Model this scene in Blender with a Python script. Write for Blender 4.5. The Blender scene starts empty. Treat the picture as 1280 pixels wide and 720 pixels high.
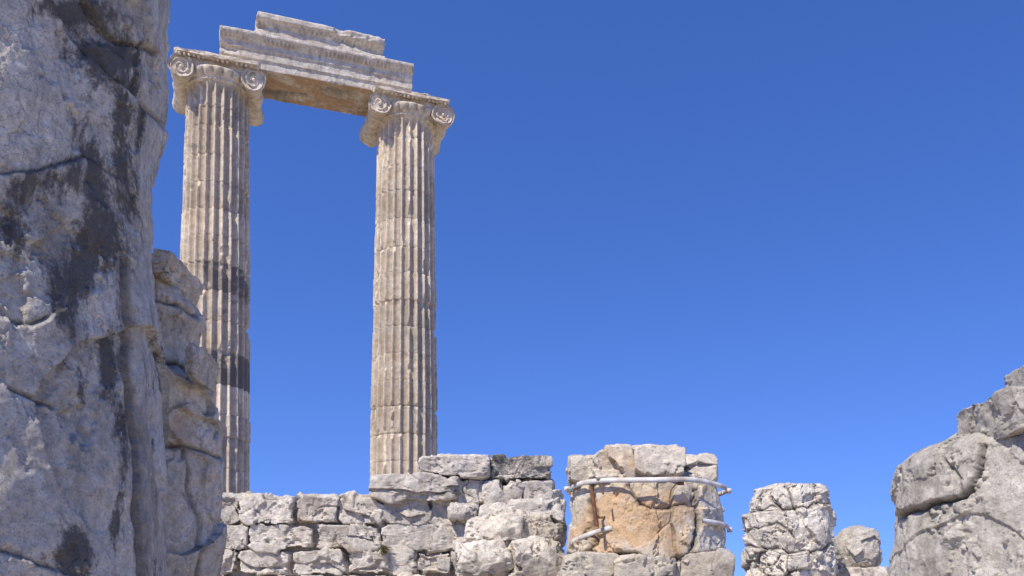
import bpy, math, random
import numpy as np
from mathutils import Vector

# ------------------------------------------------------------------ camera model
F=1067.0; TH=math.radians(2.6); CY=712.0; CZ=1.7
def P(px,py,d):
    x=(px-640)/F; y=(CY-py)/F
    Y=math.cos(TH)-y*math.sin(TH); Z=math.sin(TH)+y*math.cos(TH)
    s=d/Y
    return np.array([x*s,d,CZ+Z*s])
def proj(V):
    X=V[:,0];Y=V[:,1];Z=V[:,2]-CZ
    dep=Y*math.cos(TH)+Z*math.sin(TH)
    up=-Y*math.sin(TH)+Z*math.cos(TH)
    dep=np.maximum(dep,0.1)
    return 640+F*X/dep, CY-F*up/dep

# ------------------------------------------------------------------ numpy noise
u32=np.uint32
def h3(ix,iy,iz,seed):
    with np.errstate(over='ignore'):
        ix=ix.astype(np.int64).astype(u32);iy=iy.astype(np.int64).astype(u32);iz=iz.astype(np.int64).astype(u32)
        h=ix*u32(374761393)+iy*u32(668265263)+iz*u32(2246822519)+u32((seed*3266489917+12345)&0xffffffff)
        h^=h>>u32(15);h*=u32(2246822519);h^=h>>u32(13);h*=u32(3266489917);h^=h>>u32(16)
    return h.astype(np.float64)/4294967296.0
def vnoise(Q,seed):
    f=np.floor(Q);t=Q-f;t=t*t*t*(t*(t*6-15)+10)
    r=0
    for dx in (0,1):
        wx=t[:,0] if dx else 1-t[:,0]
        for dy in (0,1):
            wy=t[:,1] if dy else 1-t[:,1]
            for dz in (0,1):
                wz=t[:,2] if dz else 1-t[:,2]
                r=r+wx*wy*wz*h3(f[:,0]+dx,f[:,1]+dy,f[:,2]+dz,seed)
    return r*2-1
ROT=np.array([[0.8,0.6,0],[-0.48,0.64,0.6],[0.36,-0.48,0.8]])
def fbm(Q,oct,seed,gain=0.5):
    a=1;s=0;n=0
    q=Q.copy()
    for i in range(oct):
        s=s+a*vnoise(q,seed+i*17);n+=a;a*=gain;q=(q@ROT.T)*2.03+5.3
    return s/n*1.6
def worley(Q,seed):
    c=np.floor(Q);N=len(Q)
    F1=np.full(N,9.0);F2=np.full(N,9.0);best=np.zeros((N,3));cid=np.zeros((N,3))
    for dx in (-1,0,1):
        for dy in (-1,0,1):
            for dz in (-1,0,1):
                g=c+np.array([dx,dy,dz])
                o=np.stack([h3(g[:,0],g[:,1],g[:,2],seed+k) for k in (1,2,3)],1)
                p=g+0.12+0.76*o
                D=np.sqrt(((Q-p)**2).sum(1))
                m=D<F1
                F2=np.where(m,F1,np.minimum(F2,D))
                F1=np.where(m,D,F1)
                best[m]=p[m];cid[m]=g[m]
    return F1,F2,Q-best,cid
def sstep(a,b,x):
    t=np.clip((x-a)/(b-a),0,1);return t*t*(3-2*t)
def fracture(V,seed,size=0.5,an=(1,1,1.5),off=0.04,tilt=0.25,groove=0.04,gw=0.08,warp=0.3,fade=0.75):
    Q=V*np.array(an)/size
    w=np.stack([fbm(Q*0.9+k*31.7,3,seed+50+k) for k in range(3)],1)
    Q=Q+w*warp
    F1,F2,vec,cid=worley(Q,seed)
    r=[h3(cid[:,0],cid[:,1],cid[:,2],seed+k) for k in (11,12,13,14)]
    rv=np.stack([r[1],r[2],r[3]],1)*2-1
    d=off*(r[0]*2-1)+tilt*size*(vec*rv).sum(1)
    e=F2-F1
    vis=sstep(-0.2,0.6,fbm(V*1.3/size+9,2,seed+77))   # cracks fade in and out
    cr=(1-sstep(0,gw,e))*((1-fade)+fade*vis)
    return d-groove*cr, cr
def flakes(W,seed,fl):
    """layers of surface spalled off with ragged edges"""
    D=0;M=0
    for i,(fr_,amp,thr) in enumerate(fl):
        m=sstep(thr,thr+0.05,fbm(W*np.array([1,1,0.8])*fr_,7,seed+300+i*13,0.58))
        D=D-amp*m;M=np.maximum(M,m)
    return D,M

# ------------------------------------------------------------------ mesh helpers
scene=bpy.context.scene
def mkobj(name,V,Fc,mat,vc=None,loc=None,parent=None,smooth=True):
    V=np.asarray(V,float)
    loc=np.zeros(3) if loc is None else np.asarray(loc,float)
    Vl=V-loc
    me=bpy.data.meshes.new(name)
    Fc=np.asarray(Fc,dtype=np.int32)
    n=Fc.shape[1]
    me.vertices.add(len(Vl));me.vertices.foreach_set('co',Vl.astype(np.float32).ravel())
    me.loops.add(Fc.size);me.loops.foreach_set('vertex_index',Fc.ravel())
    me.polygons.add(len(Fc));me.polygons.foreach_set('loop_start',np.arange(0,Fc.size,n,dtype=np.int32))
    try: me.polygons.foreach_set('loop_total',np.full(len(Fc),n,dtype=np.int32))
    except Exception: pass
    me.update(calc_edges=True);me.validate()
    if smooth: me.polygons.foreach_set('use_smooth',np.ones(len(me.polygons),dtype=bool))
    a=me.attributes.new('vc','FLOAT_COLOR','POINT')
    if vc is None: vc=np.tile(np.array([0,0.5,0,0.]),(len(V),1))
    a.data.foreach_set('color',np.asarray(vc,np.float32).ravel())
    me.materials.append(mat)
    ob=bpy.data.objects.new(name,me);scene.collection.objects.link(ob)
    ob.location=Vector(loc)
    if parent is not None:
        ob.parent=parent; ob.location=Vector(loc)-parent.location
    return ob
class Acc:
    def __init__(s): s.V=[];s.F=[];s.C=[];s.n=0
    def add(s,V,Fc,C=None):
        if C is None: C=np.tile(np.array([0,0.5,0,0.]),(len(V),1))
        s.V.append(V);s.F.append(np.asarray(Fc)+s.n);s.C.append(C);s.n+=len(V)
    def get(s): return np.concatenate(s.V),np.concatenate(s.F),np.concatenate(s.C)
def gridfaces(nr,nc,wrap=True):
    i=np.arange(nr-1)[:,None];j=np.arange(nc if wrap else nc-1)[None,:]
    j2=(j+1)%nc
    a=i*nc+j;b=i*nc+j2;c=(i+1)*nc+j2;d=(i+1)*nc+j
    return np.stack([a,b,c,d],-1).reshape(-1,4)
_cube={}
def cubelat(n):
    if n in _cube: return _cube[n]
    k=np.arange(n+1)
    A,B=np.meshgrid(k,k,indexing='ij');A=A.ravel();B=B.ravel()
    pts=[];fs=[];base=0
    i=np.arange(n)[:,None];j=np.arange(n)[None,:]
    q=np.stack([i*(n+1)+j,(i+1)*(n+1)+j,(i+1)*(n+1)+j+1,i*(n+1)+j+1],-1).reshape(-1,4)
    for ax in range(3):
        for s in (0,n):
            p=np.zeros((len(A),3),int);p[:,ax]=s;p[:,(ax+1)%3]=A;p[:,(ax+2)%3]=B
            f=q if s==n else q[:,::-1]
            pts.append(p);fs.append(f+base);base+=len(A)
    pts=np.concatenate(pts);fs=np.concatenate(fs)
    key=pts[:,0]*(n+1)**2+pts[:,1]*(n+1)+pts[:,2]
    _,idx,inv=np.unique(key,return_index=True,return_inverse=True)
    inv=inv.ravel()
    c=pts[idx]/n*2-1
    c=np.tan(c*math.pi/4*0.96)/math.tan(math.pi/4*0.96)
    _cube[n]=(c,inv[fs]);return _cube[n]

def rock(center,half,seed,n=28,rot=0.0,chip=0.12,chips=9,rnd=0.0,fr=None,na=0.03,nf=2.0,tone=0.5,dark=0.0,och=0.0,tilt=0.0,edge=0.90,fl=None):
    rg=np.random.RandomState(seed)
    c,f=cubelat(n)
    c=c.copy()
    if rnd>0:
        L=np.linalg.norm(c,axis=1,keepdims=True)
        c=c*(1-rnd)+c/L*rnd*1.12
    s=np.ones(len(c))
    crv=np.zeros(len(c))
    dirs=[]
    for k in range(12):   # worn edges
        ax=k//4;e=np.zeros(3);e[(ax+1)%3]=1 if k&1 else -1;e[(ax+2)%3]=1 if k&2 else -1
        dirs.append((e+rg.randn(3)*0.10,rg.uniform(edge,0.985)-chip*rg.rand()*0.6))
    for k in range(8):
        e=np.array([1 if k&1 else -1,1 if k&2 else -1,1 if k&4 else -1.])
        dirs.append((e+rg.randn(3)*0.2,rg.uniform(edge-0.07,0.95)-chip*rg.rand()))
    for k in range(chips):
        dirs.append((rg.randn(3),rg.uniform(edge-0.1,0.98)-chip*0.4*rg.rand()))
    for e,q in dirs:
        e=e/np.linalg.norm(e);sup=np.abs(e).sum()*(1-rnd)+rnd*1.12
        dd=c@e
        s=np.minimum(s,np.where(dd>1e-6,sup*q/np.maximum(dd,1e-6),9))
    p=c*s[:,None]
    nn=np.sign(c)*np.abs(c)**3/np.asarray(half)**0.5;nn/=np.linalg.norm(nn,axis=1,keepdims=True)+1e-9
    V=p*np.asarray(half)
    ca,sa=math.cos(rot),math.sin(rot)
    R=np.array([[ca,-sa,0],[sa,ca,0],[0,0,1]])
    ct,st=math.cos(tilt),math.sin(tilt)
    R=R@np.array([[ct,0,st],[0,1,0],[-st,0,ct]])
    V=V@R.T+np.asarray(center);nn=nn@R.T
    W=V+seed*3.17
    m=min(half)
    if fr is None: fr=dict(size=m*1.3,off=m*0.05,tilt=0.16,groove=m*0.09,gw=0.09)
    d=0
    if fr:
        d,cr=fracture(W,seed,**fr);crv=np.maximum(crv,cr)
    if fl:
        d2,_=flakes(W,seed,fl);d=d+d2
    d=d+na*fbm(W*nf,5,seed+3)+na*0.25*fbm(W*nf*6,3,seed+5)
    V=V+nn*np.asarray(d)[:,None]
    C=np.stack([crv,np.full(len(V),tone),np.full(len(V),dark),np.full(len(V),och)],1)
    return V,f,C
def pxrock(x0,y0,x1,y1,d,depth,seed,iso=False,**k):
    """stone whose front stands at distance d, outline given by its extents"""
    dc=d+depth*0.25
    if iso:
        fr_,bk=d+depth*0.15,d+depth*0.8
        X0=P(x0,y0,bk if x0>640 else fr_)[0];X1=P(x1,y0,fr_ if x1>640 else bk)[0]
    else: X0=P(x0,y0,dc)[0];X1=P(x1,y0,dc)[0]
    hx=(X1-X0)/2;za=P(x0,y0,dc)[2];zb_=P(x0,y1,dc)[2];hz=(za-zb_)/2
    return rock(((X0+X1)/2,d+depth*0.5,(za+zb_)/2),(hx,depth/2,hz),seed,**k)

def stump(cpx,d,prof,nth,nz,seed,fr=[],na=0.04,nf=1.5,slope=(0,0),joints=[],grooves=[],blobs=[],och=[],tone=0.5,dome=0.05,bulges=[],zb=-0.1,darkn=0.0,hf=0.18,fl=None,fdark=0.0):
    ax=P(cpx,500,d);X0=ax[0]
    zs=[];rs=[]
    for py,e in prof:
        k=P(e,py,1.0)[0]
        rs.append(abs(X0-k*d)/math.sqrt(1+k*k));yt=(k*X0+d)/(1+k*k)
        zs.append(P(e,py,yt)[2])
    zs=np.array(zs);rs=np.array(rs);o=np.argsort(zs);zs=zs[o];rs=rs[o];zt=zs[-1]
    th=np.linspace(0,2*math.pi,nth,endpoint=False)
    fa=math.atan2(-d,-X0)      # finer mesh on the side facing the path
    th=th+0.55*np.sin(fa-th)
    zr=np.linspace(zb,zt,nz);Rr=np.interp(zr,zs,rs)
    ncap=max(12,nth//14)
    sc=np.linspace(1,0.0,ncap+1)[1:]
    zz=np.concatenate([zr,zt+dome*(1-sc**2)]);RR=np.concatenate([Rr,Rr[-1]*sc])
    cap=np.concatenate([np.zeros(nz),1-sc*0.6])
    T,Z=np.meshgrid(th,zz);RRg=np.repeat(RR[:,None],nth,1);CG=np.repeat(cap[:,None],nth,1)
    T=T.ravel();Z=Z.ravel();RRg=RRg.ravel();CG=CG.ravel()
    cs,sn=np.cos(T),np.sin(T)
    w=sstep(zt-1.2,zt,Z)
    V=np.stack([X0+RRg*cs,d+RRg*sn,Z+w*(slope[0]*RRg*cs+slope[1]*RRg*sn)],1)
    nrm=np.stack([cs*(1-CG),sn*(1-CG),CG],1);nrm/=np.linalg.norm(nrm,axis=1,keepdims=True)
    W=V+seed*2.13
    D=np.zeros(len(V));cr=np.zeros(len(V))
    for i,k in enumerate(fr):
        dd,c=fracture(W,seed+i*101,**k);D+=dd;cr=np.maximum(cr,c)
    px,py=proj(V);front=(nrm[:,1]<0.35)
    for jz,dep,wd in joints:
        zz_=V[:,2]+0.03*fbm(W*1.5,3,seed+8)
        g=np.exp(-((zz_-jz)/wd)**2)*(0.6+0.4*fbm(W*2,2,seed+9));D-=dep*g;cr=np.maximum(cr,g*0.8)
    wx=px+8*fbm(W*2.2,5,seed+21);wy=py+8*fbm(W*2.2,5,seed+22)
    for pts,dep,wd,step in grooves:
        best=np.full(len(V),1e9);side=np.zeros(len(V))
        for (ax_,ay),(bx,by) in zip(pts[:-1],pts[1:]):
            L2=(bx-ax_)**2+(by-ay)**2
            t=np.clip(((wx-ax_)*(bx-ax_)+(wy-ay)*(by-ay))/L2,0,1)
            q=np.hypot(wx-ax_-t*(bx-ax_),wy-ay-t*(by-ay))
            sg=np.sign((bx-ax_)*(wy-ay)-(by-ay)*(wx-ax_))
            m=q<best;best=np.where(m,q,best);side=np.where(m,sg,side)
        g=np.exp(-(best/wd)**2)*front
        D-=dep*g;cr=np.maximum(cr,g)
        D+=step*side*np.exp(-(best/(wd*9))**1)*front
    for bx,by,rx,ry,am in bulges:
        q=((wx-bx)/rx)**2+((wy-by)/ry)**2
        D+=am*np.exp(-q**2)*front
    dk=np.full(len(V),darkn);oc=np.zeros(len(V))
    if fl:
        d2,M=flakes(W,seed,fl);D=D+d2;dk=dk+fdark*M
    D+=na*fbm(W*nf,6,seed+3)+na*hf*fbm(W*nf*7,4,seed+5)
    V=V+nrm*D[:,None]
    for bx,by,rx,ry,am in blobs:
        dk+=am*np.exp(-(((wx-bx)/rx)**2+((wy-by)/ry)**2))*front
    for bx,by,rx,ry,am in och:
        oc+=am*np.exp(-(((wx-bx)/rx)**2+((wy-by)/ry)**2))*front
    C=np.stack([cr,np.full(len(V),tone),np.clip(dk,0,1),np.clip(oc,0,1)],1)
    return V,gridfaces(len(zz),nth),C,(X0,d,0.)

# ------------------------------------------------------------------ materials
def N(nt,t,**k):
    n=nt.nodes.new(t)
    for a,b in k.items(): setattr(n,a,b)
    return n
def stone_mat(name,colA,colB,dark=(0.05,0.052,0.056),ochre=(0.36,0.22,0.11),dth=0.62,oth=0.68,dscale=1.6,oscale=1.1,streak=0.3,bump=1.0,fine=1.0,crackcol=(0.08,0.065,0.05),zs=0.6,white=0.35,dw=0.40,smul=3.2):
    m=bpy.data.materials.new(name);m.use_nodes=True;nt=m.node_tree
    L=nt.links.new
    b=nt.nodes['Principled BSDF'];b.inputs['Roughness'].default_value=0.9
    b.inputs['Specular IOR Level'].default_value=0.2
    tc=N(nt,'ShaderNodeTexCoord');at=N(nt,'ShaderNodeAttribute',attribute_name='vc')
    sp=N(nt,'ShaderNodeSeparateColor');L(at.outputs['Color'],sp.inputs[0])
    oi=N(nt,'ShaderNodeObjectInfo')
    add=N(nt,'ShaderNodeVectorMath',operation='ADD');L(tc.outputs['Object'],add.inputs[0]);L(oi.outputs['Location'],add.inputs[1])
    vec=add.outputs[0]
    def noise(sc,det=8,ro=0.6,dist=0.0,v=None):
        n=N(nt,'ShaderNodeTexNoise');n.inputs['Scale'].default_value=sc;n.inputs['Detail'].default_value=det
        n.inputs['Roughness'].default_value=ro;n.inputs['Distortion'].default_value=dist
        L(v or vec,n.inputs['Vector']);return n.outputs['Fac']
    def math_(op,a,b_=None,clamp=False):
        n=N(nt,'ShaderNodeMath',operation=op);n.use_clamp=clamp
        for i,x in enumerate((a,b_)):
            if x is None: continue
            if isinstance(x,(int,float)): n.inputs[i].default_value=x
            else: L(x,n.inputs[i])
        return n.outputs[0]
    def rng(x,a,b_,c=0,d=1):
        n=N(nt,'ShaderNodeMapRange',interpolation_type='SMOOTHSTEP')
        for i,y in enumerate((x,a,b_,c,d)):
            if isinstance(y,(int,float)): n.inputs[i].default_value=y
            else: L(y,n.inputs[i])
        return n.outputs[0]
    def mix(f,a,b_,mode='MIX'):
        n=N(nt,'ShaderNodeMix',data_type='RGBA',blend_type=mode)
        for i,y in ((0,f),(6,a),(7,b_)):
            if isinstance(y,(int,float)): n.inputs[i].default_value=y
            elif isinstance(y,tuple): n.inputs[i].default_value=(*y,1)
            else: L(y,n.inputs[i])
        return n.outputs[2]
    mz=N(nt,'ShaderNodeMapping');mz.inputs['Scale'].default_value=(1,1,zs);L(vec,mz.inputs['Vector'])
    n1=noise(1.3,9,0.66,0.4)
    c=mix(rng(n1,0.36,0.64),colA,colB)
    n2=noise(9*fine,10,0.72)
    g=rng(n2,0.3,0.7,0.70,1.18)
    gm=N(nt,'ShaderNodeCombineColor');[L(g,gm.inputs[i]) for i in range(3)]
    c=mix(1.0,c,gm.outputs[0],'MULTIPLY')
    n3=noise(oscale,7,0.6,0.6)
    o=math_('ADD',n3,math_('MULTIPLY',at.outputs['Alpha'],0.42))
    c=mix(math_('MULTIPLY',rng(o,oth-0.1,oth+0.12),0.8),c,ochre)
    mp=N(nt,'ShaderNodeMapping');mp.inputs['Scale'].default_value=(smul,smul,0.35);L(vec,mp.inputs['Vector'])
    n4=noise(1.6,8,0.65,0.3,mp.outputs[0])
    c=mix(math_('MULTIPLY',rng(n4,0.5,0.66),streak),c,(0.17,0.155,0.13))
    n8=noise(5,9,0.75);c=mix(math_('MULTIPLY',rng(n8,0.54,0.64),white),c,(0.78,0.74,0.66))
    n5=noise(dscale,12,0.76,0.5,mz.outputs[0]);n6=noise(26,6,0.7)
    l=math_('ADD',math_('ADD',n5,math_('MULTIPLY',sp.outputs[2],dw)),math_('MULTIPLY',math_('SUBTRACT',n6,0.5),0.22))
    dm=math_('MULTIPLY',rng(l,dth-0.03,dth+0.09),0.88)
    c=mix(dm,c,dark)
    n7=noise(34*fine,4,0.6);c=mix(math_('MULTIPLY',rng(n7,0.60,0.70),0.55),c,(0.13,0.12,0.105))
    c=mix(math_('MULTIPLY',sp.outputs[0],0.62),c,crackcol)
    t=rng(sp.outputs[1],0,1,0.45,1.5)
    tn=N(nt,'ShaderNodeCombineColor');[L(t,tn.inputs[i]) for i in range(3)]
    c=mix(1.0,c,tn.outputs[0],'MULTIPLY')
    L(c,b.inputs['Base Color'])
    h1=noise(7*fine,12,0.72);h2=noise(38*fine,8,0.7)
    vo=N(nt,'ShaderNodeTexVoronoi',feature='DISTANCE_TO_EDGE');vo.inputs['Scale'].default_value=3.1*fine
    wv=N(nt,'ShaderNodeVectorMath',operation='ADD');nn_=N(nt,'ShaderNodeTexNoise');nn_.inputs['Scale'].default_value=3;nn_.inputs['Detail'].default_value=6
    L(vec,nn_.inputs['Vector']);L(vec,wv.inputs[0]);L(nn_.outputs['Color'],wv.inputs[1]);L(wv.outputs[0],vo.inputs['Vector'])
    ck=math_('MULTIPLY',rng(vo.outputs[0],0.0,0.025),rng(n1,0.5,0.6,0.0,0.25))
    pits=rng(h2,0.28,0.45)
    h=math_('ADD',math_('ADD',math_('MULTIPLY',h1,0.7),math_('MULTIPLY',h2,0.35)),math_('ADD',math_('MULTIPLY',pits,0.14),ck))
    bp=N(nt,'ShaderNodeBump');bp.inputs['Strength'].default_value=0.9;bp.inputs['Distance'].default_value=0.06*bump
    L(h,bp.inputs['Height']);L(bp.outputs[0],b.inputs['Normal'])
    return m
M_near=stone_mat('weathered_grey_marble',(0.50,0.455,0.385),(0.68,0.63,0.545),dth=0.61,oth=0.90,dscale=1.7,streak=0.50,fine=1.8,bump=0.5,white=0.5,smul=2.0,dark=(0.085,0.08,0.075),zs=0.42)
M_tan =stone_mat('tan_marble',(0.56,0.47,0.355),(0.72,0.63,0.50),dth=0.72,oth=0.72,streak=0.28,fine=1.3,bump=0.55,ochre=(0.52,0.35,0.19))
M_col =stone_mat('column_marble',(0.66,0.54,0.39),(0.80,0.69,0.54),dth=0.72,oth=0.86,streak=0.38,fine=0.7,bump=0.45,dark=(0.23,0.215,0.195),crackcol=(0.19,0.12,0.07),ochre=(0.50,0.36,0.22),zs=2.0)
M_wall=stone_mat('wall_marble',(0.57,0.50,0.41),(0.75,0.68,0.575),dth=0.74,oth=0.84,streak=0.25,fine=1.0,bump=0.75,ochre=(0.50,0.36,0.21),dark=(0.085,0.083,0.08))
M_strap=stone_mat('ochre_marble',(0.57,0.49,0.39),(0.71,0.64,0.52),ochre=(0.58,0.37,0.19),dth=0.76,oth=0.70,streak=0.2,fine=1.0,bump=0.55)
M_arch=stone_mat('architrave_marble',(0.57,0.49,0.39),(0.71,0.64,0.53),ochre=(0.40,0.24,0.12),dth=0.78,oth=0.82,streak=0.40,fine=0.8,bump=0.55)
def simple(name,col,col2,rough,metal=0,sc=20,bd=0.01):
    m=bpy.data.materials.new(name);m.use_nodes=True;nt=m.node_tree;b=nt.nodes['Principled BSDF']
    tc=N(nt,'ShaderNodeTexCoord');n=N(nt,'ShaderNodeTexNoise');n.inputs['Scale'].default_value=sc;n.inputs['Detail'].default_value=8
    nt.links.new(tc.outputs['Object'],n.inputs['Vector'])
    r=N(nt,'ShaderNodeValToRGB');r.color_ramp.elements[0].color=(*col,1);r.color_ramp.elements[1].color=(*col2,1)
    r.color_ramp.elements[0].position=0.35;r.color_ramp.elements[1].position=0.65
    nt.links.new(n.outputs['Fac'],r.inputs[0]);nt.links.new(r.outputs[0],b.inputs['Base Color'])
    b.inputs['Roughness'].default_value=rough;b.inputs['Metallic'].default_value=metal
    bp=N(nt,'ShaderNodeBump');bp.inputs['Distance'].default_value=bd;nt.links.new(n.outputs['Fac'],bp.inputs['Height']);nt.links.new(bp.outputs[0],b.inputs['Normal'])
    return m
M_steel=simple('weathered_steel_strap',(0.42,0.34,0.27),(0.74,0.72,0.68),0.6,0.0,5,0.003)
M_rust=simple('rusty_iron',(0.13,0.055,0.03),(0.26,0.12,0.06),0.85,0.1,18,0.004)
M_ground=simple('dry_pale_soil',(0.36,0.29,0.20),(0.52,0.45,0.34),0.95,0,2.5,0.05)
M_weed=simple('dry_weed',(0.16,0.15,0.06),(0.30,0.27,0.12),0.8,0,9)

# ------------------------------------------------------------------ ground
gx=np.concatenate([-np.geomspace(600,30,14),np.linspace(-28,28,90),np.geomspace(30,600,14)])
gy=np.concatenate([-np.geomspace(600,12,14),np.linspace(-10,45,90),np.geomspace(48,900,16)])
GX,GY=np.meshgrid(gx,gy);q=np.stack([GX.ravel(),GY.ravel(),0*GX.ravel()],1)
q[:,2]=0.06*fbm(q*0.5,4,5)-0.02
mkobj('ground',q,gridfaces(len(gy),len(gx),False),M_ground)

# ------------------------------------------------------------------ near weathered pier on the left
V,f,C,o=stump(-120,5.6,[(900,217),(720,212),(640,210),(560,206),(480,201),(430,193),(380,186),(330,186),(260,190),(200,199),(130,211),(60,220),(0,225),(-35,222)],
  680,720,11,
  fr=[dict(size=2.2,an=(1,1,0.5),off=0.02,tilt=0.035,groove=0.012,gw=0.02,warp=0.6,fade=1.0)],
  na=0.05,nf=0.9,hf=0.16,fl=[(0.9,0.035,0.05),(1.7,0.018,0.15),(3.5,0.008,0.1)],fdark=0.10,
  grooves=[([(55,-20),(75,25),(110,60),(160,105),(212,165)],0.09,4,0.05),
           ([(0,215),(40,215),(100,205),(150,235),(170,300),(165,340)],0.010,3,0.018),
           ([(150,330),(165,420),(175,520),(190,620),(195,730)],0.03,5,-0.02),
           ([(15,485),(45,500),(72,512)],0.04,2.5,0.012),
           ([(25,395),(45,400),(60,392)],0.03,3,0.01),
           ([(0,690),(40,700),(75,712)],0.02,3,0.012),
           ([(120,0),(150,40),(205,70)],0.03,3,-0.01)],
  blobs=[(60,225,60,28,0.32),(120,280,24,70,0.5),(95,340,14,70,0.38),(150,440,13,90,0.5),(165,590,14,110,0.5),(85,15,40,14,0.5),(140,70,50,14,0.42),(10,270,18,50,0.25),(95,690,25,30,0.5),(180,130,12,70,0.35),(72,380,10,60,0.28),(150,190,12,70,0.38),(118,500,9,80,0.28),(40,120,10,60,0.25),(195,480,8,90,0.3)],
  och=[(180,310,25,60,0.2)],tone=0.53)
mkobj('weathered_marble_pier',V,f,M_near,C,o)

# ------------------------------------------------------------------ second stump behind it
A=Acc()
V,f,C,o=stump(165,8.6,[(860,273),(720,274),(600,275),(560,275),(520,270),(490,265),(474,258),(440,254),(400,256),(380,255),(366,248),(352,234),(345,224)],
  520,480,23,
  fr=[dict(size=1.1,an=(1,1,1.2),off=0.03,tilt=0.10,groove=0.025,gw=0.035,warp=0.4,fade=1)],
  na=0.045,nf=1.6,slope=(-0.28,0.1),fl=[(1.2,0.05,0.1),(2.6,0.02,0.1)],fdark=0.05,
  grooves=[([(200,452),(235,462),(280,474)],0.07,3,0.04),([(190,560),(235,555),(285,570)],0.05,3,0.02),([(185,375),(220,378),(250,395)],0.05,3,0.03),([(235,560),(245,640),(240,720)],0.03,3,0.0),([(262,480),(268,540)],0.03,3,0)],
  blobs=[(215,395,30,14,0.35),(240,460,30,10,0.45),(205,350,20,20,0.3)],och=[(225,530,30,40,0.6),(240,610,30,40,0.35),(215,440,20,20,0.4),(220,680,30,30,0.3)],tone=0.60)
A.add(V,f,C)
A.add(*pxrock(236,436,270,474,7.75,0.7,41,iso=True,n=26,tone=0.5,dark=0.15,tilt=0.2))
A.add(*pxrock(192,322,248,356,8.0,0.9,42,iso=True,n=30,tone=0.54,tilt=0.30,chip=0.05))
V,f,C=A.get();mkobj('eroded_column_stump',V,f,M_tan,C,o)

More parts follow.
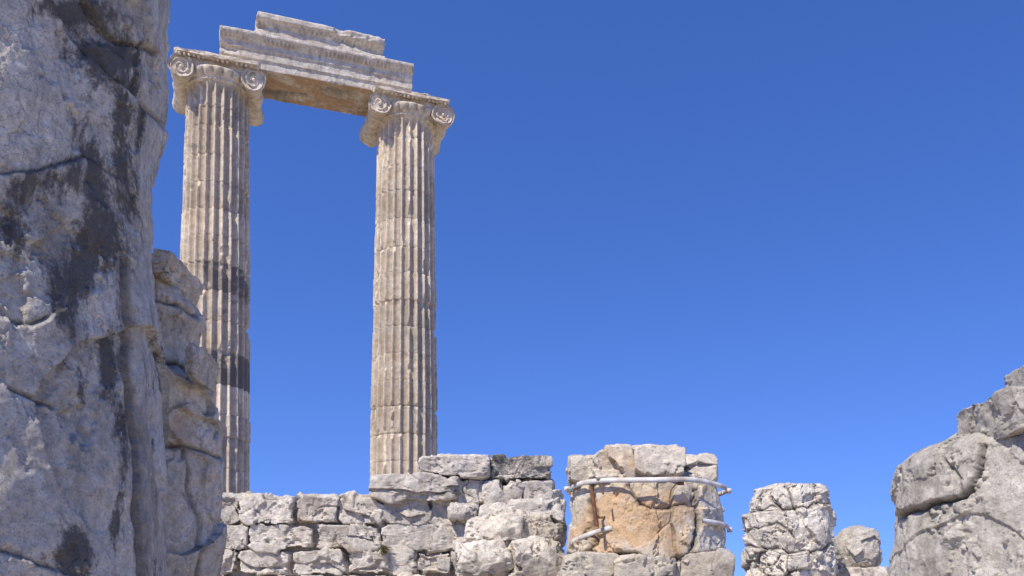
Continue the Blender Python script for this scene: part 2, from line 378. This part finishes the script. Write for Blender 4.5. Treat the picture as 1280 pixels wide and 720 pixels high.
# ------------------------------------------------------------------ ionic columns
cL=P(273,95,25.0);cR=P(507.5,140,26.8)
dirv=(cR-cL)[:2];span=np.linalg.norm(dirv);ANG=math.atan2(dirv[1],dirv[0])
ZT=17.10
def zl(py): return P(270,py,24.0)[2]
def column(name,cx,cy,bounds,greys,seed):
    root=bpy.data.objects.new(name,None);scene.collection.objects.link(root);root.location=(cx,cy,0)
    z0=1.0
    nth=24*12;nz=640
    th=np.linspace(0,2*math.pi,nth,endpoint=False);z=np.linspace(z0,ZT,nz)
    T,Z=np.meshgrid(th,z);T=T.ravel();Z=Z.ravel()
    R0=np.interp(Z,[1,5,9,13,16.8,17.13],[1.12,1.075,1.035,0.975,0.915,0.945])
    bounds=np.array(sorted(bounds));k=np.searchsorted(bounds,Z)
    rg=np.random.RandomState(seed);off=rg.uniform(-0.016,0.016,len(bounds)+2);tn=rg.uniform(0.40,0.63,len(bounds)+2)
    u=((T/(2*math.pi)*24)%1)*2-1
    fl=np.where(np.abs(u)<0.84,np.sqrt(np.clip(1-(u/0.84)**2,0,1)),0)
    fend=sstep(ZT-0.02,ZT-0.28,Z)
    R=R0+off[k]
    W=np.stack([np.cos(T)*R0,np.sin(T)*R0,Z],1)+seed*7.7
    r=R-0.12*fl*fend*1.0
    dz=np.min(np.abs(Z[:,None]-bounds[None,:]),1)
    ch=fbm(W*np.array([2.4,2.4,1.5]),4,seed)+0.30*np.exp(-(dz/0.10)**2)+0.12*vnoise(W*6,seed+4)
    clipv=R-0.10*sstep(0.42,0.92,ch)
    chipped=sstep(0.0,0.03,r-clipv)
    r=np.minimum(r,clipv)
    jt=np.exp(-(dz/0.013)**2);r-=0.03*jt
    r+=0.006*fbm(W*4,4,seed+6)
    V=np.stack([cx+r*np.cos(T),cy+r*np.sin(T),Z],1)
    dark=np.zeros(len(V));tone=tn[k].copy()
    wob=0.5+0.5*sstep(-0.5,0.3,fbm(W*np.array([1.2,1.2,1.0]),4,seed+41))
    for a,b_,am in greys:
        m=(Z>a)&(Z<b_);dark[m]=(am*wob)[m];tone[m]=(0.50-0.10*am*wob)[m]
    och=0.45*sstep(0.0,0.9,fbm(W*np.array([1.5,1.5,0.35]),3,seed+9))+0.1
    C=np.stack([np.clip(0.62*fl*fend*(1-chipped)+0.5*jt,0,1),tone+0.08*chipped,dark,och],1)
    mkobj('shaft',V,gridfaces(nz,nth),M_col,C,(cx,cy,0),root)
    prof=[(1.75,0.0),(1.75,0.3),(1.5,0.32),(1.58,0.36),(1.62,0.46),(1.56,0.56),(1.40,0.6),(1.33,0.68),(1.34,0.76),(1.42,0.80),(1.44,0.88),(1.38,0.96),(1.16,1.0),(1.12,1.05)]
    nb=96;th=np.linspace(0,2*math.pi,nb,endpoint=False);vv=[]
    for i,(rr,zz) in enumerate(prof):
        sq=1/np.maximum(np.abs(np.cos(th)),np.abs(np.sin(th))) if i<2 else np.ones(nb)
        vv.append(np.stack([cx+rr*np.minimum(sq,1.35)*np.cos(th)*(0.93 if i<2 else 1),cy+rr*np.minimum(sq,1.35)*np.sin(th)*(0.93 if i<2 else 1),np.full(nb,zz)],1))
    mkobj('base',np.concatenate(vv),gridfaces(len(prof),nb),M_col,None,(cx,cy,0),root)
    ca,sa=math.cos(ANG),math.sin(ANG)
    def tow(L): return np.stack([cx+L[:,0]*ca-L[:,1]*sa,cy+L[:,0]*sa+L[:,1]*ca,ZT+L[:,2]],1)
    A=Acc()
    def addl(L,F_,na=0.018,crk=None,dark=0.1,och=0.25,tone=0.5):
        Q=L+seed*5.1
        L=L+na*np.stack([fbm(Q*3+11*i,4,seed+i) for i in range(3)],1)
        c0=np.zeros(len(L)) if crk is None else crk
        A.add(tow(L),F_,np.stack([c0,np.full(len(L),tone),np.full(len(L),dark),np.full(len(L),och)],1))
    ne=24*12;th=np.linspace(0,2*math.pi,ne,endpoint=False)
    pr=[(0.90,-0.10),(0.96,-0.08),(0.985,-0.05),(0.97,-0.02),(0.96,0.0),(1.0,0.03),(1.06,0.08),(1.10,0.14),(1.12,0.20),(1.11,0.25),(1.0,0.28)]
    vv=[];cc=[]
    for i,(rr,zz) in enumerate(pr):
        e=np.abs(np.cos(th*12))**0.7
        w=math.exp(-((zz-0.14)/0.08)**2)
        r_=rr-0.09*w*(1-e)
        if i in(1,2,3): r_=rr-0.02*(np.cos(th*48)>0)
        vv.append(np.stack([r_*np.cos(th),r_*np.sin(th),np.full(ne,zz)],1));cc.append(0.8*w*(1-e))
    addl(np.concatenate(vv),gridfaces(len(pr),ne),0.01,np.concatenate(cc))
    VR=0.355
    for sx in(-1,1):
        nb=64;ny=44;ys=np.linspace(-0.98,0.98,ny);vv=[]
        ph=np.linspace(0,2*math.pi,nb,endpoint=False)
        xc=sx*1.0;zc=0.13
        rows=[(-0.92,0.0),(-0.92,VR-0.045)]+[(y,VR-0.11*(1-(abs(y)/0.98)**2)**1.0+ (0.03 if abs(y)<0.12 else 0)) for y in ys]+[(0.92,VR-0.045),(0.92,0.0)]
        for y,rr in rows:
            vv.append(np.stack([xc+rr*np.cos(ph),np.full(nb,y),zc+rr*np.sin(ph)],1))
        addl(np.concatenate(vv),gridfaces(len(rows),nb),0.035,dark=0.15,och=0.35)
        for sy in(-1,1):
            nt_=150;t=np.linspace(0,1,nt_);ang=math.pi/2+sx*t*2*math.pi*2.3
            rs=(VR-0.04)*(1-t)**0.95+0.05
            px_=xc+rs*np.cos(ang);pz_=zc+rs*np.sin(ang);py_=np.full(nt_,sy*0.935)
            k6=8;a6=np.linspace(0,2*math.pi,k6,endpoint=False);w_=0.036*(1-0.4*t)*(0.75+0.35*np.sin(t*17+seed*sx+sy))
            vv=[]
            for i in range(nt_):
                rd=np.array([math.cos(ang[i]),0,math.sin(ang[i])])
                vv.append(np.array([px_[i],py_[i],pz_[i]])+w_[i]*(np.cos(a6)[:,None]*rd)+1.1*w_[i]*np.sin(a6)[:,None]*np.array([0,1,0]))
            addl(np.concatenate(vv),gridfaces(nt_,k6),0.035,dark=0,och=0.1,tone=0.52)
            c_,f_=cubelat(6);s_=c_/np.linalg.norm(c_,axis=1,keepdims=True)*np.array([0.05,0.05,0.05])
            addl(s_+np.array([xc,sy*0.94,zc]),f_,0.0,tone=0.6)
    def lbox(c0,h,sd,n=34,**k):
        V_,f_,C_=rock((0,0,0),h,sd,n=n,chip=0.03,chips=2,na=0.02,nf=3,fr=dict(size=0.4,off=0.008,tilt=0.05,groove=0.01,gw=0.06),**k)
        L=V_+np.array(c0);A.add(tow(L),f_,C_)
    lbox((0,0,0.345),(1.02,0.93,0.13),seed+1,tone=0.45,dark=0.1)
    lbox((0,0,0.53),(1.18,1.12,0.065),seed+2,tone=0.55,och=0.2)
    c_,f_=cubelat(5);s_=c_/np.linalg.norm(c_,axis=1,keepdims=True)*np.array([0.05,0.05,0.055])
    for i in range(17):
        if rg.rand()<0.2: continue
        x=-1.04+i*0.13
        for q_ in((x,-1.05),(x,1.05),(-1.11,x),(1.11,x)):
            addl(s_*rg.uniform(0.7,1.05)+np.array([q_[0],q_[1],0.445]),f_,0.0,dark=0,och=0.2)
    V,f,C=A.get();mkobj('capital',V,f,M_col,C,(cx,cy,ZT),root)
    return root
bL=[16.3,zl(150),zl(188),zl(222),zl(256),zl(290)]+[zl(325),zl(360),zl(398),zl(436),zl(478),zl(515)]+[6.6,5.7,4.8,3.9,3.0,2.0]
bR=[16.4,15.5,14.7,13.8,12.9,12.1,11.2,10.4,9.55,8.7,7.9,7.05,6.2,5.3,4.5,3.6,2.6]
column('ionic_column',cL[0],cL[1],bL,[(zl(360),zl(325),0.75),(zl(478),zl(436),1.0),(zl(398),zl(360),0.45),(zl(188),zl(150),0.5),(zl(325),zl(290),0.25),(zl(222),zl(188),0.3)],31)
column('ionic_column',cR[0],cR[1],bR,[(14.7,15.5,0.35),(11.2,12.1,0.35),(8.7,9.55,0.4),(5.3,6.2,0.4)],57)

# ------------------------------------------------------------------ architrave with frieze block
def beam(profile,x0,x1,nx,seed,ndet=150,dent=None,och=0.3,under=None,tone=0.5):
    pr=np.array(profile);q=np.concatenate([pr,pr[:1]]);seg=np.hypot(*(q[1:]-q[:-1]).T);cum=np.concatenate([[0],np.cumsum(seg)])
    s=np.linspace(0,cum[-1],ndet,endpoint=False);yy=np.interp(s,cum,q[:,0]);zz=np.interp(s,cum,q[:,1])
    ctr=np.array([pr[:,0].mean(),(pr[:,1].min()+pr[:,1].max())/2])
    rows=[];xs=np.linspace(x0,x1,nx)
    for t in np.linspace(0,1,14)[:-1]: rows.append((x0,t))
    for x in xs: rows.append((x,1))
    for t in np.linspace(1,0,14)[1:]: rows.append((x1,t))
    vv=[];sc=[]
    for x,t in rows:
        vv.append(np.stack([np.full(ndet,x),ctr[0]+(yy-ctr[0])*t,ctr[1]+(zz-ctr[1])*t],1));sc.append(np.full(ndet,t))
    L=np.concatenate(vv);t=np.concatenate(sc)
    W=L+seed*3.3
    dirc=np.stack([(L[:,0]-(x0+x1)/2)/((x1-x0)/2)*0.2,L[:,1]-ctr[0],(L[:,2]-ctr[1])*1.5],1);dirc/=np.linalg.norm(dirc,axis=1,keepdims=True)+1e-9
    ex=np.minimum(L[:,0]-x0,x1-L[:,0])
    D=0.016*fbm(W*3,5,seed)-0.12*sstep(0.30,0.95,fbm(W*np.array([0.9,1.6,1.6]),5,seed+2)+0.35*np.exp(-(ex/0.2)**2))
    cr=np.zeros(len(L))
    if dent:
        wear=sstep(0.45,-0.1,fbm(W*1.1,3,seed+31))
        for z0,z1,amp,per in dent:
            m=(L[:,2]>z0)&(L[:,2]<z1)&(np.abs(L[:,1]-ctr[0])>0.3)
            sq=(np.sin(L[:,0]*2*math.pi/per)>0)
            L[:,1]+=np.where(m&sq&(t==1),np.sign(L[:,1]-ctr[0])*amp*wear,0);cr+=np.where(m&~sq,0.4*wear,0)
    if under is not None:
        m=sstep(under+0.12,under+0.0,L[:,2])*(t==1)
        e=fbm(W*np.array([0.7,1.6,1]),5,seed+7)
        dd=m*0.22*sstep(0.0,0.5,e)*sstep(0.72,0.5,np.abs(L[:,1]));L[:,2]+=dd;cr+=m*0.7*sstep(0.1,0.6,e)
    L=L+dirc*D[:,None]
    L[:,0]+=0.06*fbm(W*2.5,4,seed+9)*(ex<0.01)
    oc=np.full(len(L),och)
    if under is not None: oc=oc+0.85*sstep(under+0.10,under,L[:,2])*(np.abs(L[:,1])<0.9)
    C=np.stack([np.clip(cr,0,1),np.full(len(L),tone),np.full(len(L),0.1),np.clip(oc,0,1)],1)
    return L,gridfaces(len(rows),ndet),C
ca,sa=math.cos(ANG),math.sin(ANG)
ZA=ZT+0.60
def tow(L): return np.stack([cL[0]+L[:,0]*ca-L[:,1]*sa,cL[1]+L[:,0]*sa+L[:,1]*ca,ZA+L[:,2]],1)
root=bpy.data.objects.new('entablature',None);scene.collection.objects.link(root);root.location=(cL[0],cL[1],ZA)
h=[(-0.74,0),(-0.74,0.26),(-0.78,0.265),(-0.78,0.52),(-0.82,0.525),(-0.82,0.70),(-0.84,0.72),(-0.90,0.78),(-0.97,0.86),(-0.99,0.87),(-0.99,0.96),(-0.93,0.98)]
prof=h+[(-y,z) for y,z in h[::-1]]
L_,f,C=beam(prof,0.05,span+0.05,420,5,ndet=260,dent=[(0.73,0.83,0.03,0.12)],under=0.0,och=0.1,tone=0.52)
mkobj('architrave',tow(L_),f,M_arch,C,root.location,root)
h2=[(-0.66,0),(-0.66,0.42),(-0.70,0.46),(-0.76,0.54),(-0.82,0.58),(-0.82,0.72),(-0.74,0.79)]
prof2=h2+[(-y,z) for y,z in h2[::-1]]
L_,f,C=beam(prof2,1.08,span-0.80,300,8,ndet=200,dent=[(0.46,0.53,0.015,0.13)],tone=0.52,och=0.05)
L_[:,2]+=0.985
mkobj('frieze_block',tow(L_),f,M_arch,C,root.location,root)
# ------------------------------------------------------------------ stone wall
A=Acc();DW=16.0
rows=[
 (619,657,[180,248,310,374,428,482,540,600,650,704],0.0),
 (657,689,[170,222,276,318,398,480,568,640,700],0.0),
 (689,721,[180,250,280,303,370,440,522,566,630,704],0.03),
 (721,755,[175,240,300,372,432,500,575,640,704],0.03),
 (755,790,[180,262,330,404,470,540,610,700],0.0),
 (790,828,[175,240,320,380,450,520,600,700],0.02),
 (828,878,[180,270,350,440,520,620,704],0.0)]
sd=100;rg=np.random.RandomState(4)
for y0,y1,xs,dd in rows:
    for a,b in zip(xs[:-1],xs[1:]):
        sd+=1
        hi=y0<720
        top=y0<640
        A.add(*pxrock(a+0.3,y0+(rg.uniform(-1,3) if top else 0.3),b-0.3,y1,DW-dd+rg.uniform(-0.04,0.05),1.5,sd,n=48 if hi else 16,chip=0.035,chips=2,edge=0.955,tone=rg.uniform(0.42,0.62),dark=rg.uniform(0,0.15),och=rg.uniform(0,0.4),na=0.025,nf=2.2,
            fl=[(1.5,0.05,0.12),(3.2,0.025,0.12)],
            fr=dict(size=0.9,an=(0.7,1,1.2),off=0.02,tilt=0.14,groove=0.012,gw=0.03,warp=0.45,fade=1.0)))
xa,xb=P(182,700,DW+0.7)[0],P(700,700,DW+0.7)[0];zc_=P(400,628,DW+0.3)[2]
A.add(*rock(((xa+xb)/2,DW+0.85,zc_/2),((xb-xa)/2,0.62,zc_/2),99,n=20,chip=0.0,chips=0,edge=0.98,na=0.02,fr=False,tone=0.3))
def ext(x0,y0,x1,y1,d,dep,s,**k):
    kk=dict(n=48,chip=0.05,chips=4,na=0.025,nf=2.2,edge=0.93,fl=[(1.5,0.035,0.15),(3.2,0.018,0.12)],fr=dict(size=0.8,an=(0.7,1,1.3),off=0.02,tilt=0.14,groove=0.012,gw=0.03,warp=0.4,fade=1.0));kk.update(k)
    A.add(*pxrock(x0,y0,x1,y1,d,dep,s,**kk))
ext(466,595,571,630,15.85,1.3,201,tone=0.48,dark=0.12)
ext(570,600,608,634,16.0,1.2,202,tone=0.52)
ext(604,601,632,634,15.95,1.0,203,tone=0.5,rnd=0.4)
ext(628,600,656,636,15.9,1.0,204,tone=0.5,rnd=0.4,tilt=0.2)
ext(654,602,692,632,15.95,1.2,205,tone=0.46)
ext(521,569,612,600,15.85,1.2,206,tone=0.58,rnd=0.12)
ext(610,572,690,604,15.9,1.2,207,tone=0.50,dark=0.62,rnd=0.15)
ext(560,630,600,652,15.7,0.8,208,tone=0.5,rnd=0.3)
ext(598,630,640,654,15.65,0.8,209,tone=0.55,rnd=0.3)
ext(636,628,704,660,15.7,0.9,210,tone=0.5)
V,f,C=A.get()
mkobj('stone_wall',V,f,M_wall,C,P(460,870,DW))
rg=np.random.RandomState(3);vv=[];ff=[];b0=P(481,690,DW-0.12)
for i in range(90):
    a=rg.uniform(0,2*math.pi);l=rg.uniform(0.06,0.2);dr=np.array([math.cos(a)*0.8,-abs(math.sin(a))*0.7,rg.uniform(-0.2,0.9)]);dr/=np.linalg.norm(dr)
    s=b0+rg.uniform(-0.05,0.05,3);w=np.cross(dr,[0,0.3,1]);w=w/np.linalg.norm(w)*0.006
    k=len(vv);e=s+dr*l+np.array([0,0,-0.3*l*l*3]);m_=s+dr*l*0.55
    vv+=[s-w,s+w,m_+w*1.6,m_-w*1.6,e+w*0.3,e-w*0.3];ff+=[[k,k+1,k+2,k+3],[k+3,k+2,k+4,k+5]]
mkobj('dry_weed',np.array(vv),ff,M_weed,None,b0,smooth=False)

# ------------------------------------------------------------------ low eroded stump in front of the wall
A=Acc()
kw=dict(n=56,chip=0.08,chips=10,rnd=0.35,na=0.035,nf=2.0,iso=True,fl=[(1.6,0.05,0.1),(3.4,0.02,0.1)],fr=dict(size=0.9,an=(0.9,1,1.2),off=0.02,tilt=0.14,groove=0.015,gw=0.03,warp=0.4,fade=1.0))
for a in [(568,674,644,732,12.4,1.5,301,0.62),(630,674,706,734,12.2,1.5,302,0.57),(578,640,662,692,12.7,1.4,303,0.64),(640,638,706,686,12.8,1.4,304,0.56),
          (604,634,666,664,12.9,1.0,305,0.63),(566,724,640,800,12.3,1.6,306,0.5),(632,726,708,800,12.2,1.6,307,0.5),(564,790,640,900,12.3,1.6,308,0.5),(634,792,710,900,12.2,1.6,309,0.5)]:
    k2=dict(kw);k2['tone']=a[7]
    if a[1]>700: k2['n']=16
    A.add(*pxrock(*a[:7],**k2))
V,f,C=A.get();mkobj('broken_column_stump',V,f,M_wall,C,P(638,880,13))

# ------------------------------------------------------------------ column stump with metal straps
DS=12.0;CPX=807
sroot=bpy.data.objects.new('strapped_column_stump',None);scene.collection.objects.link(sroot)
c0=P(CPX,500,DS);sroot.location=(c0[0],DS,0)
A=Acc()
V,f,C,o=stump(CPX,DS,[(900,912),(720,911),(690,910),(670,908),(640,905),(612,900),(602,896),(596,880)],520,300,61,
  fr=[dict(size=1.6,an=(0.9,0.9,1.0),off=0.02,tilt=0.06,groove=0.02,gw=0.02,warp=0.35,fade=1.0)],
  na=0.035,nf=1.8,fl=[(1.4,0.035,0.15),(3.2,0.012,0.1)],
  grooves=[([(700,697),(760,693),(830,698),(915,690)],0.10,3,-0.02),([(742,606),(746,650),(740,694)],0.05,2.5,0.02),([(868,612),(872,650),(866,694)],0.06,3,-0.03),([(770,693),(776,722)],0.07,3,0),([(842,697),(838,724)],0.07,3,0),([(785,606),(800,628),(860,634)],0.03,2.5,0.04)],
  blobs=[(815,612,40,10,0.3),(890,640,15,30,0.2)],och=[(810,655,65,45,0.95),(760,640,30,30,0.6),(720,650,14,30,0.3)],tone=0.55,dome=0.04)  # first blob puts the dark shade below the band into the stone colour
A.add(V,f,C)
kw=dict(n=48,chip=0.07,chips=8,rnd=0.10,na=0.02,nf=2.4,edge=0.92,fl=[(2.0,0.03,0.15)],fr=dict(size=0.8,an=(0.9,1,1.1),off=0.012,tilt=0.12,groove=0.01,gw=0.03,warp=0.5,fade=1.0))
for a in [(713,573,740,606,11.5,0.9,401,0.50,0.1),(734,563,792,604,11.15,1.0,402,0.58,0.35),(787,557,853,602,11.0,1.1,403,0.64,0.0),(850,573,892,610,11.4,1.1,404,0.57,0.1),(760,568,840,600,12.0,0.9,405,0.5,0.1),
          (704,693,772,730,10.97,0.8,406,0.46,0.1),(768,695,842,732,10.86,0.8,407,0.48,0.0),(838,691,912,730,10.97,0.8,408,0.44,0.0)]:
    k2=dict(kw);k2['tone']=a[7];k2['och']=a[8]
    A.add(*pxrock(*a[:7],**k2))
V,f,C=A.get();mkobj('drum_stones',V,f,M_strap,C,tuple(sroot.location),sroot)
def band(a0,a1,rfun,zfun,hh,tt,name,mat,n=90):
    vv=[]
    for t in np.linspace(0,1,n):
        a=a0+(a1-a0)*t;r=rfun(a);z=zfun(a);cs,sn=math.cos(a),math.sin(a)
        for rr,zz in((r,-hh),(r+tt,-hh),(r+tt,hh),(r,hh)): vv.append((c0[0]+rr*cs,DS+rr*sn,z+zz))
    fc=gridfaces(n,4).tolist();
    fc+= [[0,1,2,3],[4*n-1,4*n-2,4*n-3,4*n-4]]
    mkobj(name,np.array(vv),fc,mat,None,tuple(sroot.location),sroot,smooth=False)
RB=1.11
zb=P(807,599,DS-RB)[2]
def rb(a): return RB+0.010*math.sin(a*9)
def zbf(a): return zb+0.012*math.sin(a*5+1)-0.02*math.cos(a)
band(math.radians(-188),math.radians(8),rb,zbf,0.034,0.006,'steel_band',M_steel)
band(math.radians(8),math.radians(172),rb,zbf,0.034,0.006,'steel_band_rear',M_steel,60)
za=P(705,682,DS-0.3)[2];zc=P(748,659,DS-1.0)[2]
band(math.radians(-176),math.radians(-122),lambda a:RB+0.01,lambda a:za+(zc-za)*((a+math.radians(176))/math.radians(54)),0.032,0.006,'lower_band_left',M_steel,40)
ze=P(912,662,DS-0.2)[2];zf=P(862,651,DS-0.95)[2]
band(math.radians(-60),math.radians(-4),lambda a:RB+0.01,lambda a:zf+(ze-zf)*((a+math.radians(60))/math.radians(56)),0.032,0.006,'lower_band_right',M_steel,40)
def bx(acc,c,h,rot=0):
    c_,f_=cubelat(2);s=np.clip(c_,-1,1)*np.array(h);ca_,sa_=math.cos(rot),math.sin(rot)
    acc.add(np.stack([s[:,0]*ca_-s[:,1]*sa_,s[:,0]*sa_+s[:,1]*ca_,s[:,2]],1)+np.array(c),f_)
def cyl(acc,p0,p1,r,n=12):
    p0=np.array(p0,float);p1=np.array(p1,float);d=(p1-p0)/np.linalg.norm(p1-p0);u=np.cross(d,[0.3,0.5,0.81]);u/=np.linalg.norm(u);v=np.cross(d,u)
    a=np.linspace(0,2*math.pi,n,endpoint=False);ring=r*(np.cos(a)[:,None]*u+np.sin(a)[:,None]*v)
    acc.add(np.concatenate([np.tile(p0,(n,1)),p0+ring,p1+ring,np.tile(p1,(n,1))]),gridfaces(4,n))
A=Acc()
for aa,zz_ in((-172,zbf(math.radians(-172))),(-8,ze),(-6,zbf(math.radians(-6)))):
    a=math.radians(aa);c=np.array([c0[0]+(RB+0.035)*math.cos(a),DS+(RB+0.035)*math.sin(a),zz_])
    tg=np.array([-math.sin(a),math.cos(a),0])
    bx(A,c-tg*0.03,(0.03,0.006,0.032),a);bx(A,c+tg*0.03,(0.03,0.006,0.032),a);cyl(A,c-tg*0.07,c+tg*0.07,0.009)
V,f,C=A.get();mkobj('band_lugs',V,f,M_steel,C,tuple(sroot.location),sroot,smooth=False)
A=Acc()
for (x0,y0,x1,y1,dd,w) in((739,608,746,658,10.97,0.028),(753,606,754,618,10.94,0.012)):
    a=P(x0,y0,dd);b=P(x1,y1,dd-0.03);n_=14;vv=[]
    for t in np.linspace(0,1,n_):
        c=a+(b-a)*t
        for sx,sy in((-w,-0.008),(w,-0.008),(w,0.008),(-w,0.008)): vv.append(c+np.array([sx,sy,0]))
    A.add(np.array(vv),gridfaces(n_,4))
c=P(851,603,10.95);bx(A,c,(0.04,0.012,0.035))
V,f,C=A.get();mkobj('rusty_brace',V,f,M_rust,C,tuple(sroot.location),sroot,smooth=False)

# ------------------------------------------------------------------ stump to the right
V,f,C,o=stump(984,16,[(880,1047),(720,1047),(690,1045),(660,1045),(640,1043),(622,1040),(609,1033)],460,330,71,
  fr=[dict(size=0.9,an=(0.75,0.75,1.4),off=0.03,tilt=0.15,groove=0.03,gw=0.05,warp=0.5,fade=1.0)],
  na=0.04,nf=2,slope=(0.08,0),fl=[(1.5,0.06,0.05),(3.0,0.03,0.1)],grooves=[([(920,640),(985,634),(1050,626)],0.06,2,0.03),([(920,686),(985,692),(1050,680)],0.05,2,0.02),([(985,600),(992,640)],0.05,2,0.02),([(930,665),(970,655),(1000,668)],0.05,2,0.03)],
  och=[(1000,660,20,30,0.35)],blobs=[(1010,615,14,8,0.3)],tone=0.60,dome=0.06)
mkobj('fractured_column_stump',V,f,M_wall,C,o)
V,f,C=pxrock(1036,658,1104,716,16.6,1.1,501,iso=True,n=64,rnd=0.75,chip=0.05,chips=5,na=0.04,nf=2.2,tone=0.44,dark=0.22,fr=dict(size=0.9,off=0.02,tilt=0.12,groove=0.02,gw=0.03),fl=[(1.6,0.03,0.1)])
A=Acc();A.add(V,f,C);A.add(*pxrock(1036,711,1108,760,16.4,1.4,502,iso=True,n=30,tone=0.55,edge=0.95,chip=0.03));A.add(*pxrock(1036,756,1110,880,16.4,1.4,503,iso=True,n=20,tone=0.5))
V,f,C=A.get();mkobj('boulder_on_plinth',V,f,M_wall,C,P(1073,870,17))

# ------------------------------------------------------------------ large rock mass on the right
A=Acc()
V,f,C,o=stump(1340,6.4,[(900,1097),(720,1101),(650,1103),(600,1106),(587,1111),(574,1130),(562,1164),(548,1188),(534,1200),(515,1222),(495,1250)],640,520,83,
  fr=[dict(size=1.8,an=(1,1,1.0),off=0.02,tilt=0.05,groove=0.02,gw=0.02,warp=0.5,fade=1.0)],
  na=0.045,nf=1.4,fl=[(1.3,0.03,0.1),(3.0,0.012,0.1)],fdark=0.05,
  grooves=[([(1110,645),(1150,628),(1200,618),(1216,585),(1222,552)],0.05,3,-0.03),([(1170,570),(1195,600),(1200,618)],0.02,2.5,0.0)],
  blobs=[(1230,600,50,60,0.15),(1160,640,40,20,0.25),(1260,700,40,40,0.15)],tone=0.52,dome=0.1)
A.add(V,f,C)
A.add(*pxrock(1201,487,1278,549,5.40,0.8,601,iso=True,n=56,rnd=0.18,chip=0.04,chips=5,na=0.02,nf=3,tone=0.52,dark=0.05,tilt=-0.10,fl=[(2,0.015,0.1)],fr=dict(size=0.9,off=0.01,tilt=0.06,groove=0.005,gw=0.03)))
A.add(*pxrock(1259,447,1340,492,5.35,0.7,602,iso=True,n=44,rnd=0.0,chip=0.02,chips=2,edge=0.94,na=0.012,nf=3,tone=0.58,fl=[(2,0.012,0.1)],fr=dict(size=0.9,off=0.01,tilt=0.06,groove=0.005,gw=0.03)))
A.add(*pxrock(1262,486,1350,560,5.30,0.9,603,iso=True,n=44,rnd=0.1,chip=0.03,chips=3,edge=0.93,na=0.02,nf=3,tone=0.52,fl=[(2,0.012,0.1)],fr=dict(size=0.9,off=0.01,tilt=0.06,groove=0.005,gw=0.03)))
V,f,C=A.get();mkobj('eroded_rock_mass',V,f,M_near,C,o)

# ------------------------------------------------------------------ light, sky, camera
S=Vector((-0.38,-0.52,0.77)).normalized()
sl=bpy.data.lights.new('sun','SUN');sl.energy=5.0;sl.angle=math.radians(0.5);sl.color=(1.0,0.93,0.80)
so=bpy.data.objects.new('sun',sl);scene.collection.objects.link(so);so.rotation_euler=S.to_track_quat('Z','Y').to_euler();so.location=(-10,-15,30)
w=bpy.data.worlds.new('World');scene.world=w;w.use_nodes=True;nt=w.node_tree
sky=nt.nodes.new('ShaderNodeTexSky');sky.sky_type='NISHITA';sky.sun_disc=False
sky.sun_elevation=math.asin(S.z);sky.sun_rotation=math.atan2(S.x,S.y)
sky.air_density=1.0;sky.dust_density=0.0;sky.ozone_density=5.0;sky.altitude=600
tcw=nt.nodes.new('ShaderNodeTexCoord');mpw=nt.nodes.new('ShaderNodeMapping');mpw.inputs['Location'].default_value=(0,0,0.16);mpw.inputs['Scale'].default_value=(1,1,0.9)
nt.links.new(tcw.outputs['Generated'],mpw.inputs['Vector']);nt.links.new(mpw.outputs[0],sky.inputs['Vector'])
mx=nt.nodes.new('ShaderNodeMix');mx.data_type='RGBA';mx.blend_type='MULTIPLY';mx.inputs[0].default_value=1.0;mx.inputs[7].default_value=(1.42,1.28,1.62,1)
nt.links.new(sky.outputs[0],mx.inputs[6])
hs=nt.nodes.new('ShaderNodeHueSaturation');hs.inputs['Saturation'].default_value=1.15
nt.links.new(mx.outputs[2],hs.inputs['Color']);bg=nt.nodes['Background'];nt.links.new(hs.outputs[0],bg.inputs['Color']);bg.inputs['Strength'].default_value=0.13
cam=bpy.data.cameras.new('camera');co=bpy.data.objects.new('camera',cam);scene.collection.objects.link(co)
cam.sensor_width=36;cam.lens=F/1280*36;cam.shift_y=(CY-360)/1280;cam.clip_end=3000
co.location=(0,0,CZ);co.rotation_euler=(math.pi/2+TH,0,0);scene.camera=co
scene.view_settings.view_transform='Standard';scene.view_settings.look='None';scene.view_settings.exposure=0
